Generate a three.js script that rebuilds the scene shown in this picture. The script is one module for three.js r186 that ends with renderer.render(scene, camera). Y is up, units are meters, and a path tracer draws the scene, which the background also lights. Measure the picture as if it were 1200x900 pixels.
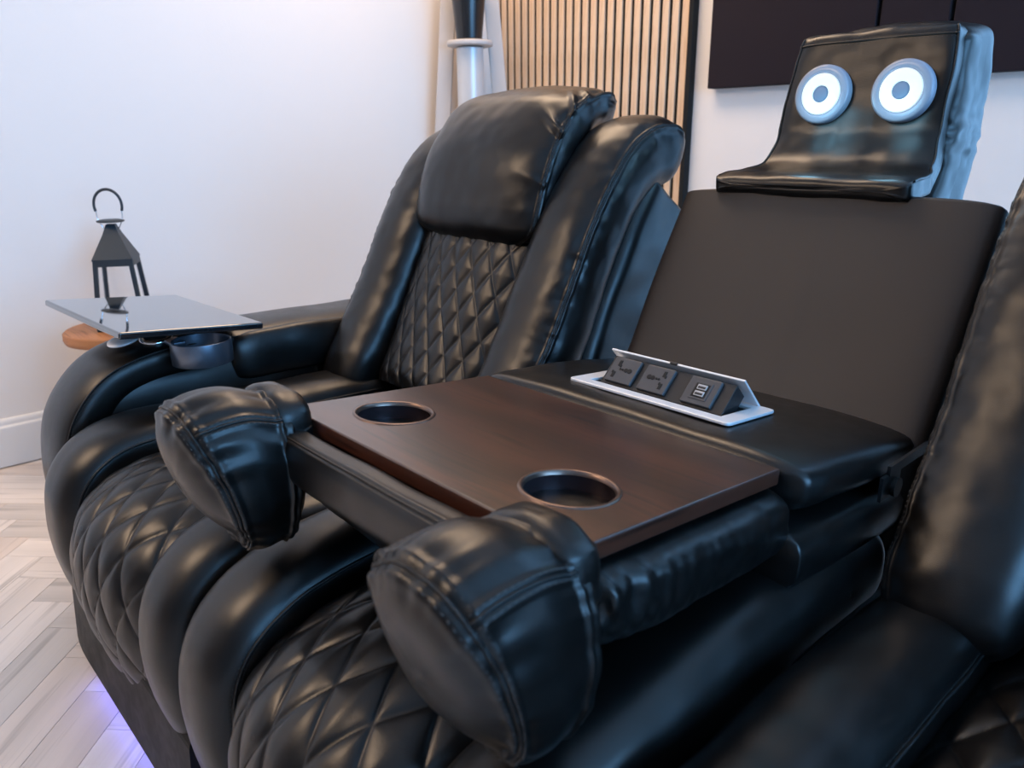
import * as THREE from 'three';
import { RectAreaLightUniformsLib } from 'three/addons/lights/RectAreaLightUniformsLib.js';
import { RoundedBoxGeometry } from 'three/addons/geometries/RoundedBoxGeometry.js';
import { ImprovedNoise } from 'three/addons/math/ImprovedNoise.js';
import { mergeGeometries } from 'three/addons/utils/BufferGeometryUtils.js';
import { Brush, Evaluator, SUBTRACTION } from 'three-bvh-csg';

// ------------------------------------------------------------------ camera, sky, exposure
const scene = new THREE.Scene();
const camera = new THREE.PerspectiveCamera(2 * Math.atan(450 / 905) * 180 / Math.PI, 1200 / 900, 0.02, 60);
camera.position.set(0.5826, 0.926, 0.6981);
{
  const yaw = 47.5 * Math.PI / 180, pitch = 17.617 * Math.PI / 180, roll = -0.4 * Math.PI / 180;
  camera.rotation.order = 'YXZ';
  camera.rotation.set(-pitch, yaw, roll);
  camera.focus = 1.15;
  camera.userData.fStop = 6.5;
}
const renderer = new THREE.WebGLRenderer({ antialias: true });
renderer.toneMapping = THREE.LinearToneMapping;
renderer.toneMappingExposure = 0.69;
renderer.shadowMap.enabled = true;
RectAreaLightUniformsLib.init();
scene.background = new THREE.Color(0.55, 0.75, 1.0);

function areaLight(name, w, h, color, intensity, pos, target) {
  const l = new THREE.RectAreaLight(color, intensity, w, h);
  l.name = name; l.position.set(...pos); l.lookAt(...target); scene.add(l);
  return l;
}
// blue daylight by the side window, warm light by the ceiling panels; both outside the frame
const ROOM = { x0: -2.02, x1: 3.3, z0: -1.6, z1: 3.6, h: 2.5 };
areaLight('window_daylight', 2.4, 1.3, new THREE.Color(0.20, 0.53, 1.0), 18, [ROOM.x1 - 0.02, 1.4, 0.2], [0, 1.4, 0.2]);
areaLight('back_window_daylight', 2.1, 1.7, new THREE.Color(0.19, 0.52, 1.0), 4.2, [1.2, 1.27, ROOM.z0 + 0.02], [1.2, 1.27, 0]);
const CEILING_LIGHTS = [[-1.25, -0.8, 17, 'by the corner stand'], [-1.2, 1.9, 25, 'in front of the screen wall']];
for (const [x, z, power] of CEILING_LIGHTS) areaLight('ceiling_panel_light', 1.2, 0.6, new THREE.Color(1.0, 0.71, 0.47), power, [x, ROOM.h - 0.035, z], [x, 0, z]);

// ------------------------------------------------------------------ helpers
const V3 = (x, y, z) => new THREE.Vector3(x, y, z);
let seed = 7;
const rnd = () => { seed = (seed * 1664525 + 1013904223) >>> 0; return seed / 4294967296; };
const perlin = new ImprovedNoise();
const noise = (x, y = 0, z = 0) => perlin.noise(x + 31.4, y + 17.7, z + 5.1);
const sstep = (a, b, x) => { const t = Math.min(1, Math.max(0, (x - a) / (b - a))); return t * t * (3 - 2 * t); };
const gauss = (d, s) => Math.exp(-(d * d) / (s * s));
const taken = {};
function numbered(name) { const n = taken[name] = (taken[name] ?? -1) + 1; return n ? `${name}_${String(n).padStart(3, '0')}` : name; }
function mesh(name, geo, mat, parent) {
  const m = new THREE.Mesh(geo, mat);
  m.name = parent === scene ? numbered(name) : name;
  m.castShadow = m.receiveShadow = true;
  parent.add(m); return m;
}
function thing(name, label, category, group) {
  const g = new THREE.Group(); g.name = numbered(name); g.userData = { label, category };
  if (group) g.userData.group = group;
  scene.add(g); return g;
}
function tag(o, label, category, group) { o.userData.label = label; o.userData.category = category; if (group) o.userData.group = group; return o; }
function structure(name, geo, mat, label, category) {
  const m = mesh(name, geo, mat, scene); m.userData.kind = 'structure'; m.userData.label = label; m.userData.category = category; return m;
}
function box(w, h, d, x = 0, y = 0, z = 0) { const g = new THREE.BoxGeometry(w, h, d); g.translate(x, y, z); return g; }
function rbox(w, h, d, r, x = 0, y = 0, z = 0, s = 3) { const g = new RoundedBoxGeometry(w, h, d, s, r); g.translate(x, y, z); return g; }
const flat = g => g.index ? g.toNonIndexed() : g;
function merge(list) {
  return mergeGeometries(list.map(g => { g = flat(g); for (const k of Object.keys(g.attributes)) if (!['position', 'normal', 'uv'].includes(k)) g.deleteAttribute(k); return g; }));
}
function metreUV(g) {            // box mapping of the coordinates in metres
  g = flat(g); const p = g.attributes.position, n = g.attributes.normal, uv = new Float32Array(p.count * 2);
  for (let i = 0; i < p.count; i++) {
    const ax = Math.abs(n.getX(i)), ay = Math.abs(n.getY(i)), az = Math.abs(n.getZ(i));
    let u, v;
    if (ay >= ax && ay >= az) { u = p.getX(i); v = p.getZ(i); } else if (ax >= az) { u = p.getZ(i); v = p.getY(i); } else { u = p.getX(i); v = p.getY(i); }
    uv[2 * i] = u; uv[2 * i + 1] = v;
  }
  g.setAttribute('uv', new THREE.BufferAttribute(uv, 2)); return g;
}
function tube(points, r, seg = 0, rad = 6, closed = false) {
  const c = new THREE.CatmullRomCurve3(points.map(p => Array.isArray(p) ? V3(...p) : p), closed);
  return new THREE.TubeGeometry(c, seg || Math.max(8, points.length * 3), r, rad, closed);
}
function cyl(r0, r1, h, x, y, z, s = 32) { const g = new THREE.CylinderGeometry(r0, r1, h, s); g.translate(x, y, z); return g; }

// ------------------------------------------------------------------ textures
function dataTex(w, h, fn, srgb) {
  const d = new Uint8Array(w * h * 4);
  for (let y = 0; y < h; y++) for (let x = 0; x < w; x++) {
    const c = fn(x / w, y / h, x, y), o = (y * w + x) * 4;
    for (let k = 0; k < 3; k++) d[o + k] = Math.max(0, Math.min(255, Math.round((Array.isArray(c) ? c[k] : c) * 255)));
    d[o + 3] = 255;
  }
  const t = new THREE.DataTexture(d, w, h); t.wrapS = t.wrapT = THREE.RepeatWrapping; t.magFilter = THREE.LinearFilter; t.minFilter = THREE.LinearMipmapLinearFilter; t.generateMipmaps = true;
  if (srgb) t.colorSpace = THREE.SRGBColorSpace; t.needsUpdate = true; return t;
}
function tileNoise(u, v, f, z = 0, fu = f) {  // value noise that tiles; fu: cells along u
  const x = u * fu, y = v * f, xi = Math.floor(x), yi = Math.floor(y), fx = x - xi, fy = y - yi;
  const h = (a, b) => { let n = ((((a % fu) + fu) % fu) * 374761393 + (((b % f) + f) % f) * 668265263 + z * 2147483647) | 0; n = (n ^ (n >>> 13)) * 1274126177 | 0; return ((n ^ (n >>> 16)) >>> 0) / 4294967296; };
  const sx = fx * fx * (3 - 2 * fx), sy = fy * fy * (3 - 2 * fy);
  return (h(xi, yi) * (1 - sx) + h(xi + 1, yi) * sx) * (1 - sy) + (h(xi, yi + 1) * (1 - sx) + h(xi + 1, yi + 1) * sx) * sy;
}
const leatherBump = (() => {
  const N = 36, pts = [];
  for (let j = 0; j < N; j++) for (let i = 0; i < N; i++) pts.push([(i + rnd()) / N, (j + rnd()) / N]);
  const t = dataTex(512, 512, (u, v) => {
    const ci = Math.floor(u * N), cj = Math.floor(v * N); let a = 9, b = 9;
    for (let dj = -1; dj <= 1; dj++) for (let di = -1; di <= 1; di++) {
      const p = pts[((cj + dj + N) % N) * N + (ci + di + N) % N]; let dx = Math.abs(p[0] - u), dy = Math.abs(p[1] - v); dx = Math.min(dx, 1 - dx); dy = Math.min(dy, 1 - dy);
      const d = Math.hypot(dx, dy) * N; if (d < a) { b = a; a = d; } else if (d < b) b = d;
    }
    return 0.75 * Math.min(1, (b - a) * 2.2) + 0.25 * tileNoise(u, v, 16, 3);
  });
  t.repeat.set(1 / 0.075, 1 / 0.075); return t;
})();
const leatherRough = (() => { const t = dataTex(256, 256, (u, v) => 0.72 + 0.2 * tileNoise(u, v, 8, 1) + 0.12 * tileNoise(u, v, 40, 2)); t.repeat.set(1 / 0.4, 1 / 0.4); return t; })();
const fabricBump = (() => { const t = dataTex(128, 128, (u, v) => 0.5 + 0.25 * Math.sin(u * Math.PI * 2 * 32) * Math.sin(v * Math.PI * 2 * 32) + 0.3 * (tileNoise(u, v, 64, 8) - 0.5)); t.repeat.set(1 / 0.04, 1 / 0.04); return t; })();
function woodTex(w, h, c0, c1, c2, freq, z, len = 1) {
  const mix = (a, b, t) => a.map((x, i) => x + (b[i] - x) * t);
  return dataTex(w, h, (u, v) => {
    const warp = tileNoise(u, v, 4, z) * 0.10 + tileNoise(u, v, 8, z + 1) * 0.035;
    const s = (v + warp) * freq, r = s - Math.floor(s);
    const ring = 0.5 + 0.5 * Math.sin(r * Math.PI * 2);
    const fib = 0.45 * tileNoise(u, v + warp * 0.3, 48, z + 2, 3) + 0.35 * tileNoise(u, v + warp * 0.3, 110, z + 5, 5) + 0.2 * tileNoise(u, v, 256, z + 6, 12);
    const streak = tileNoise(u, v, 2, z + 9) * 0.3 + tileNoise(u, v, 32, z + 4) * 0.2;
    let c = mix(c0, c1, Math.min(1, ring * 0.35 + fib * 0.5 + streak * 0.3));
    return mix(c, c2, Math.min(1, Math.max(0, fib - 0.56) * 3));
  }, true);
}
const walnutTex = woodTex(1024, 1024, [0.15, 0.075, 0.05], [0.43, 0.24, 0.165], [0.08, 0.04, 0.03], 5, 3);
walnutTex.repeat.set(1 / 0.5, 1 / 0.5);
const floorTex = [0, 1, 2, 3].map(k => {
  const b = [[0.87, 0.84, 0.815], [0.80, 0.775, 0.755], [0.90, 0.87, 0.845], [0.84, 0.795, 0.76]][k];
  const t = woodTex(512, 512, b.map(x => x * 0.93), b.map(x => x * 1.05), b.map(x => x * 0.80), 6, 20 + 7 * k);
  t.repeat.set(1 / 0.5, 1 / 0.5); return t;
});
const slatTex = woodTex(256, 1024, [0.83, 0.70, 0.57], [0.91, 0.80, 0.68], [0.74, 0.59, 0.45], 4, 61);
slatTex.repeat.set(1 / 0.4, 1 / 0.4); slatTex.rotation = Math.PI / 2;
const stumpTex = woodTex(256, 256, [0.62, 0.40, 0.24], [0.74, 0.52, 0.34], [0.45, 0.27, 0.15], 6, 77);
stumpTex.repeat.set(1 / 0.3, 1 / 0.3);
const paintBump = dataTex(256, 256, (u, v) => 0.5 + 0.4 * (tileNoise(u, v, 64, 11) - 0.5) + 0.3 * (tileNoise(u, v, 128, 12) - 0.5)); paintBump.repeat.set(1 / 0.3, 1 / 0.3);

// ------------------------------------------------------------------ materials
const L = (r, g, b) => new THREE.Color().setRGB(r, g, b);
const M = {
  leather: new THREE.MeshPhysicalMaterial({ color: L(0.0032, 0.0028, 0.0027), roughness: 0.37, roughnessMap: leatherRough, bumpMap: leatherBump, bumpScale: 0.000055, specularIntensity: 0.85 }),
  plinth: new THREE.MeshPhysicalMaterial({ color: L(0.0050, 0.0042, 0.0040), roughness: 0.6, roughnessMap: leatherRough, bumpMap: leatherBump, bumpScale: 0.00006, specularIntensity: 0.4 }),
  thread: new THREE.MeshStandardMaterial({ color: L(0.04, 0.036, 0.034), roughness: 0.6 }),
  shell: new THREE.MeshStandardMaterial({ color: L(0.021, 0.015, 0.0125), roughness: 0.58, bumpMap: fabricBump, bumpScale: 0.0002 }),
  walnut: new THREE.MeshPhysicalMaterial({ map: walnutTex, color: L(0.66, 0.58, 0.54), roughness: 0.34, clearcoat: 0.55, clearcoatRoughness: 0.22 }),
  cup: new THREE.MeshStandardMaterial({ color: L(0.05, 0.035, 0.04), roughness: 0.25, metalness: 0.7 }),
  bronze: new THREE.MeshStandardMaterial({ color: L(0.16, 0.11, 0.09), roughness: 0.3, metalness: 0.9 }),
  silver: new THREE.MeshStandardMaterial({ color: L(0.74, 0.76, 0.79), roughness: 0.42, metalness: 0.35 }),
  greyMetal: new THREE.MeshStandardMaterial({ color: L(0.42, 0.43, 0.45), roughness: 0.4, metalness: 0.4 }),
  chrome: new THREE.MeshStandardMaterial({ color: L(0.8, 0.8, 0.82), roughness: 0.15, metalness: 1 }),
  blackPlastic: new THREE.MeshStandardMaterial({ color: L(0.012, 0.012, 0.013), roughness: 0.4 }),
  greyPlastic: new THREE.MeshStandardMaterial({ color: L(0.055, 0.055, 0.06), roughness: 0.42 }),
  hole: new THREE.MeshStandardMaterial({ color: L(0.004, 0.004, 0.004), roughness: 0.8 }),
  trayGloss: new THREE.MeshPhysicalMaterial({ color: L(0.012, 0.013, 0.016), roughness: 0.05, ior: 1.8, clearcoat: 1, clearcoatRoughness: 0.02 }),
  ringMetal: new THREE.MeshStandardMaterial({ color: L(0.16, 0.19, 0.24), roughness: 0.3, metalness: 0.8 }),
  wall: new THREE.MeshStandardMaterial({ color: L(0.82, 0.785, 0.75), roughness: 0.85, bumpMap: paintBump, bumpScale: 0.0002 }),
  wallDark: new THREE.MeshStandardMaterial({ color: L(0.22, 0.20, 0.19), roughness: 0.85, bumpMap: paintBump, bumpScale: 0.0002 }),
  ceiling: new THREE.MeshStandardMaterial({ color: L(0.82, 0.81, 0.79), roughness: 0.9 }),
  gloss: new THREE.MeshStandardMaterial({ color: L(0.80, 0.80, 0.79), roughness: 0.4 }),
  slat: new THREE.MeshStandardMaterial({ map: slatTex, roughness: 0.55 }),
  felt: new THREE.MeshStandardMaterial({ color: L(0.008, 0.008, 0.008), roughness: 1 }),
  acoustic: new THREE.MeshStandardMaterial({ color: L(0.010, 0.0045, 0.008), roughness: 1, bumpMap: fabricBump, bumpScale: 0.0004 }),
  plankMat: floorTex.map(t => new THREE.MeshStandardMaterial({ map: t, roughness: 0.42, bumpMap: t, bumpScale: 0.0002 })),
  lanternMetal: new THREE.MeshStandardMaterial({ color: L(0.035, 0.045, 0.055), roughness: 0.45, metalness: 0.5 }),
  glass: new THREE.MeshPhysicalMaterial({ color: 0xffffff, roughness: 0.02, transmission: 1, thickness: 0, ior: 1.5 }),
  stump: new THREE.MeshStandardMaterial({ map: stumpTex, roughness: 0.5 }),
  bark: new THREE.MeshStandardMaterial({ color: L(0.16, 0.09, 0.05), roughness: 0.8 }),
  paleWood: new THREE.MeshStandardMaterial({ color: L(0.56, 0.53, 0.51), roughness: 0.55 }),
  blackGlaze: new THREE.MeshStandardMaterial({ color: L(0.012, 0.014, 0.017), roughness: 0.25 }),
  whiteGlaze: new THREE.MeshStandardMaterial({ color: L(0.62, 0.63, 0.64), roughness: 0.3, metalness: 0.15 }),
  lampGlow: new THREE.MeshStandardMaterial({ color: L(0.8, 0.8, 0.8), emissive: L(1, 0.98, 0.94), emissiveIntensity: 0.4, roughness: 0.4 }),
  lampBezel: new THREE.MeshPhysicalMaterial({ color: L(0.30, 0.33, 0.40), roughness: 0.25 }),
  lampEye: new THREE.MeshStandardMaterial({ color: L(0.14, 0.19, 0.27), roughness: 0.4 }),
  panelGlow: new THREE.MeshStandardMaterial({ color: L(0.8, 0.8, 0.8), emissive: L(1.0, 0.71, 0.47), emissiveIntensity: 1.5 }),
  led: new THREE.MeshStandardMaterial({ color: L(0.1, 0.1, 0.4), emissive: L(0.10, 0.12, 1.0), emissiveIntensity: 3 }),
};

// ------------------------------------------------------------------ the swept, padded shape every cushion is made of
function interp(arr, t) {
  if (!Array.isArray(arr)) return arr;
  const n = arr.length - 1, x = Math.min(n - 1e-9, Math.max(0, t * n)), i = Math.floor(x), f = x - i, s = f * f * (3 - 2 * f);
  return arr[i] + (arr[i + 1] - arr[i]) * s;
}
function cushion(o) {
  const curve = new THREE.CatmullRomCurve3(o.pts.map(p => V3(...p)), false, 'centripetal');
  curve.arcLengthDivisions = 300;
  const len = curve.getLength(), axis = o.axis ? V3(...o.axis) : V3(1, 0, 0);
  const capS = o.capS ?? 0.05, capE = o.capE ?? 0.05, ce = o.ce ?? 2.4;
  const frames = new Map();
  function frame(t) {
    const key = Math.round(t * 1e6); let f = frames.get(key); if (f) return f;
    const tt = Math.min(1, Math.max(0, t)), u = curve.getUtoTmapping(tt);
    const c = curve.getPoint(u), T = curve.getTangent(u), S = axis.clone().addScaledVector(T, -axis.dot(T)).normalize(), N = S.clone().cross(T);
    const s = tt * len; let k = 1;
    if (s < capS) k = Math.pow(Math.max(0, 1 - Math.pow(1 - s / capS, ce)), 1 / ce);
    if (len - s < capE) k = Math.min(k, Math.pow(Math.max(0, 1 - Math.pow(1 - (len - s) / capE, ce)), 1 / ce));
    f = { c, S, N, T, k, kw: Math.pow(k, o.capW ?? 1), s, w: interp(o.w, u), dF: interp(o.dF, u), dB: interp(o.dB ?? o.dF, u) };
    frames.set(key, f); return f;
  }
  const n = o.n ?? 3, nB = o.nB ?? n;
  function base(t, a) {
    const f = frame(t), ca = Math.cos(a), sa = Math.sin(a), e = 2 / (sa >= 0 ? n : nB);
    const px = Math.sign(ca) * Math.pow(Math.abs(ca), e) * f.w * f.kw, pn = Math.sign(sa) * Math.pow(Math.abs(sa), e) * (sa >= 0 ? f.dF : f.dB) * f.k;
    const q = f.c.clone().addScaledVector(f.S, px).addScaledVector(f.N, pn); if (o.warp) o.warp(q); return q;
  }
  function normal(t, a) {
    const e = 2e-3, p0 = base(Math.max(0, t - e), a), p1 = base(Math.min(1, t + e), a), q0 = base(t, a - 0.01), q1 = base(t, a + 0.01);
    const v = q1.sub(q0).cross(p1.sub(p0)); if (v.lengthSq() < 1e-16) return frame(t).T.clone().multiplyScalar(t < 0.5 ? -1 : 1);
    return v.normalize();
  }
  function P(t, a, lift = 0) {
    const p = base(t, a), nn = normal(t, a); let d = lift;
    if (o.disp) { const f = frame(t); d += o.disp({ t, a, s: f.s, len, p, w: f.w, dF: f.dF, u: Math.cos(a), k: f.k }) ; }
    return p.addScaledVector(nn, d);
  }
  const nt = o.nt ?? 80, na = o.na ?? 72;
  function geo() {
    // even spacing round the middle section
    const M0 = 1440, acc = [0]; let prev = base(0.5, 0);
    for (let i = 1; i <= M0; i++) { const q = base(0.5, i / M0 * Math.PI * 2); acc.push(acc[i - 1] + q.distanceTo(prev)); prev = q; }
    const per = acc[M0], angs = []; let k = 0;
    for (let j = 0; j < na; j++) { const target = per * j / na; while (acc[k + 1] < target) k++; angs.push((k + (target - acc[k]) / Math.max(1e-9, acc[k + 1] - acc[k])) / M0 * Math.PI * 2); }
    const ts = []; // closer together at the rounded ends
    const c0 = capS / len, c1 = capE / len, n0 = Math.max(6, Math.round(nt * 0.16)), n1 = n0, nm = nt - n0 - n1;
    for (let i = 0; i < n0; i++) ts.push(c0 * (1 - Math.cos(i / n0 * Math.PI / 2)));
    for (let i = 0; i < nm; i++) ts.push(c0 + (1 - c0 - c1) * i / nm);
    for (let i = 0; i <= n1; i++) ts.push(1 - c1 * (1 - Math.sin(i / n1 * Math.PI / 2)));
    const pos = [], uv = [], idx = [], W = na + 1;
    for (const t of ts) { for (let j = 0; j <= na; j++) { const p = P(t, angs[j % na]); pos.push(p.x, p.y, p.z); uv.push(t * len, per * j / na); } }
    for (let i = 0; i < ts.length - 1; i++) for (let j = 0; j < na; j++) { const a = i * W + j, b = a + 1, c = a + W, d = c + 1; idx.push(a, b, c, b, d, c); }
    const g = new THREE.BufferGeometry();
    g.setAttribute('position', new THREE.Float32BufferAttribute(pos, 3)); g.setAttribute('uv', new THREE.Float32BufferAttribute(uv, 2)); g.setIndex(idx);
    g.computeVertexNormals();
    const nn = g.attributes.normal;                                   // close the shading across the lengthwise join
    for (let i = 0; i < ts.length; i++) { const a = i * W, b = a + na; const v = V3(nn.getX(a) + nn.getX(b), nn.getY(a) + nn.getY(b), nn.getZ(a) + nn.getZ(b)).normalize(); nn.setXYZ(a, v.x, v.y, v.z); nn.setXYZ(b, v.x, v.y, v.z); }
    return g;
  }
  // a line on the surface: fn(q) -> [t, a] for q in 0..1
  function line(fn, count = 60, lift = 0.0005) { const out = []; for (let i = 0; i <= count; i++) { const [t, a] = fn(i / count); out.push(P(t, a, lift)); } return out; }
  return { geo, P, line, len };
}
const sewn = (d, k = 1) => -k * (0.0032 * gauss(d - 0.0045, 0.0028) + 0.0032 * gauss(d + 0.0045, 0.0028));      // two sunk lines with a welt between them
// stitches: short threads set along a line of points
const stitchShape = (() => { const g = new THREE.OctahedronGeometry(1, 0); return g; })();
function stitchGeos(points, gap = 0.0062, long = 0.0021, thick = 0.0008) {
  const c = new THREE.CatmullRomCurve3(points), n = Math.max(1, Math.floor(c.getLength() / gap)), out = [];
  const m = new THREE.Matrix4(), q = new THREE.Quaternion(), up = V3(1, 0, 0);
  for (let i = 0; i < n; i++) {
    const t = (i + 0.5) / n, p = c.getPointAt(t), T = c.getTangentAt(t); q.setFromUnitVectors(up, T); m.compose(p, q, V3(long, thick, thick));
    const g = stitchShape.clone(); g.applyMatrix4(m); out.push(g);
  }
  return out;
}
function seams(parent, cush, lines, opt = {}) {      // a welt with stitching on both sides, as sub-parts of a cushion
  const st = [];
  for (const fn of lines) {
    const mid = cush.line(fn, opt.count ?? 70, opt.lift ?? -0.0004);
    if (opt.welt !== false) mesh('seam_welt', tube(mid, opt.r ?? 0.0018, mid.length * 2, 6), M.leather, parent);
    for (const side of [-1, 1]) st.push(...stitchGeos(cush.line(q => { const [t, a] = fn(q); return opt.across === 't' ? [t + side * (opt.off ?? 0.012), a] : [t, a + side * (opt.off ?? 0.035)]; }, opt.count ?? 70, 0.0004)));
  }
  const m = mesh('stitching', merge(st), M.thread, parent); m.userData.kind = 'stuff'; return m;
}
// quilted leather: a padded surface sewn down along two families of crossing lines
function quilted(o) {
  const curve = new THREE.CatmullRomCurve3(o.pts.map(p => V3(...p)), false, 'centripetal'), len = curve.getLength(), hw = o.hw;
  const axis = V3(1, 0, 0);
  function base(u, t) {                 // u -1..1 across, t 0..1 along
    const c = curve.getPointAt(Math.min(1, Math.max(0, t))), T = curve.getTangentAt(Math.min(1, Math.max(0, t))), N = axis.clone().cross(T).normalize();
    const edge = 1 - Math.pow(Math.abs(u), 6), ends = Math.min(1, Math.min(t, 1 - t) * len / 0.03);
    return { p: c.clone().addScaledVector(axis, u * hw).addScaledVector(N, o.crown * (1 - u * u) - (1 - edge) * (o.tuck ?? 0.02) - (1 - ends) ** 2 * (o.tuckEnd ?? 0.01)), N };
  }
  const ab = (u, t) => [u * hw / o.pw + t * len / o.ph, u * hw / o.pw - t * len / o.ph];
  function pad(u, t) {
    const [a, b] = ab(u, t), fa = Math.abs(Math.sin(Math.PI * a)), fb = Math.abs(Math.sin(Math.PI * b));
    const m = Math.min(fa, fb), r = fa * fb;
    return o.amp * (0.68 * Math.pow(m, 0.32) + 0.32 * Math.sqrt(r)) + 0.0012 * noise(u * 9, t * 11, o.z ?? 0);
  }
  const nu = o.nu ?? 150, nt = o.nt ?? 180, pos = [], uv = [], idx = [];
  for (let i = 0; i <= nt; i++) for (let j = 0; j <= nu; j++) {
    const u = j / nu * 2 - 1, t = i / nt, b = base(u, t), p = b.p.addScaledVector(b.N, pad(u, t));
    pos.push(p.x, p.y, p.z); uv.push(u * hw, t * len);
  }
  for (let i = 0; i < nt; i++) for (let j = 0; j < nu; j++) { const a = i * (nu + 1) + j, b = a + 1, c = a + nu + 1, d = c + 1; idx.push(a, b, c, b, d, c); }
  const g = new THREE.BufferGeometry(); g.setAttribute('position', new THREE.Float32BufferAttribute(pos, 3)); g.setAttribute('uv', new THREE.Float32BufferAttribute(uv, 2)); g.setIndex(idx); g.computeVertexNormals();
  const st = [];
  for (const fam of [0, 1]) {
    const kMax = Math.ceil(hw / o.pw + len / o.ph);
    for (let k = -kMax; k <= kMax; k++) {
      let run = [];
      const flush = () => { if (run.length > 3) st.push(...stitchGeos(run, 0.0065, 0.0022, 0.0005)); run = []; };
      for (let i = 0; i <= 160; i++) {
        const t = i / 160, x = fam === 0 ? (k - t * len / o.ph) * o.pw : (k + t * len / o.ph) * o.pw, u = x / hw;
        if (Math.abs(u) > 0.97) { flush(); continue; }
        const b = base(u, t); run.push(b.p.addScaledVector(b.N, pad(u, t) + 0.0004));
      }
      flush();
    }
  }
  return { geo: g, stitches: merge(st) };
}
function addQuilt(name, parent, o) {
  const q = quilted(o), m = mesh(name, q.geo, M.leather, parent); m.userData.label = o.label;
  const s = mesh('quilting_stitches', q.stitches, M.thread, m); s.userData.kind = 'stuff'; return m;
}

// ------------------------------------------------------------------ the room
{
  const { x0, x1, z0, z1, h } = ROOM, T = 0.12, cx = (x0 + x1) / 2, cz = (z0 + z1) / 2;
  // floor: a screed with herringbone planks laid at 45 degrees
  const floor = structure('floor', box(x1 - x0 + 2 * T, 0.1, z1 - z0 + 2 * T, cx, -0.062, cz), new THREE.MeshStandardMaterial({ color: L(0.32, 0.29, 0.27), roughness: 0.8 }), 'pale grey oak herringbone floor', 'floor');
  const PW = 0.09, PL = 0.45, gap = 0.0012, shapes = [], list = [];
  for (let k = 0; k < 8; k++) {
    const g = new THREE.BoxGeometry(PL - gap, 0.012, PW - gap); g.translate(0, -0.006, 0);
    const p = g.attributes.position, uv = g.attributes.uv, ou = rnd() * 3, ov = rnd() * 3;
    for (let i = 0; i < p.count; i++) uv.setXY(i, p.getX(i) * 0.5 + ou, p.getZ(i) + p.getY(i) + ov);
    shapes.push(g);
  }
  const c45 = Math.SQRT1_2, org = [-0.772, 0.49];
  // herringbone: each plank pair in a lattice of steps (PW, PW) and (PL, -PL)
  for (let i = -70; i < 70; i++) for (let j = -12; j < 12; j++) for (const kind of [0, 1]) {
    const a = i * PW + j * PL, b = i * PW - j * PL, aa = kind ? a + PL + PW / 2 : a + PL / 2, bb = kind ? b + PW - PL / 2 : b + PW / 2;
    const x = org[0] + (aa + bb) * c45, z = org[1] + (aa - bb) * c45;
    if (x < x0 - 0.05 || x > x1 + 0.05 || z < z0 - 0.05 || z > z1 + 0.05) continue;
    list.push({ x, z, ry: kind ? Math.PI / 4 : -Math.PI / 4, d: Math.hypot(x + 1.15, z - 0.75) });
  }
  list.sort((a, b) => a.d - b.d);
  const rest = [];
  list.forEach((q, i) => {
    if (i < 260) { const m = mesh('plank', shapes[i % 8], M.plankMat[Math.floor(rnd() * 4)], floor); m.position.set(q.x, 0, q.z); m.rotation.y = q.ry; }
    else { const g = shapes[i % 8].clone(); g.rotateY(q.ry); g.translate(q.x, 0, q.z); rest.push(g); }
  });
  const r = mesh('planks_beyond', merge(rest), M.plankMat[0], floor); r.userData.kind = 'stuff';

  structure('ceiling', box(x1 - x0 + 2 * T, 0.1, z1 - z0 + 2 * T, cx, h + 0.05, cz), M.ceiling, 'plain white ceiling of the room', 'ceiling');
  structure('wall_left', metreUV(box(T, h, z1 - z0 + 2 * T, x0 - T / 2, h / 2, cz)), M.wall, 'plain white wall beside the lantern', 'wall');
  // walls with a window opening: four pieces round it
  const around = (name, along, at, a0, a1, o0, o1, y0, y1, mat, label) => {
    const g = [];
    const piece = (p0, p1, q0, q1) => g.push(along === 'z' ? box(T, q1 - q0, p1 - p0, at, (q0 + q1) / 2, (p0 + p1) / 2) : box(p1 - p0, q1 - q0, T, (p0 + p1) / 2, (q0 + q1) / 2, at));
    piece(a0, o0, 0, h); piece(o1, a1, 0, h); piece(o0, o1, 0, y0); piece(o0, o1, y1, h);
    structure(name, metreUV(merge(g)), mat, label, 'wall');
  };
  around('wall_back', 'x', z0 - T / 2, x0, x1, 0.15, 2.25, 0.42, 2.12, M.wall, 'white wall behind the recliners');
  around('wall_right', 'z', x1 + T / 2, z0 - T, z1 + T, -1.0, 1.4, 0.75, 2.05, M.wall, 'wall with the side window, outside the picture');
  structure('wall_front', metreUV(box(x1 - x0, h, T, cx, h / 2, z1 + T / 2)), M.wallDark, 'dark screen wall facing the recliners, outside the picture', 'wall');
  const win = (name, along, at, c, wd, y0, y1, label) => {
    const g = [], put = (du, v, w, hh, d = 0.06) => g.push(along === 'z' ? box(d, hh, w, at, v, c + du) : box(w, hh, d, c + du, v, at));
    const H = y1 - y0, ym = (y0 + y1) / 2;
    put(-wd / 2 + 0.03, ym, 0.06, H); put(wd / 2 - 0.03, ym, 0.06, H); put(0, ym, 0.06, H); put(0, y0 + 0.03, wd, 0.06); put(0, y1 - 0.03, wd, 0.06);
    const f = structure(name, merge(g), M.gloss, label, 'window');
    for (const s of [-1, 1]) mesh('pane', along === 'z' ? box(0.004, H - 0.12, wd / 2 - 0.09, at, ym, c + s * wd / 4) : box(wd / 2 - 0.09, H - 0.12, 0.004, c + s * wd / 4, ym, at), M.glass, f);
  };
  win('window_1', 'z', x1 + 0.08, 0.2, 2.4, 0.75, 2.05, 'side window with two panes');
  win('window_2', 'x', z0 - 0.08, 1.2, 2.1, 0.42, 2.12, 'window in the back wall, right of the recliners');
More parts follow.
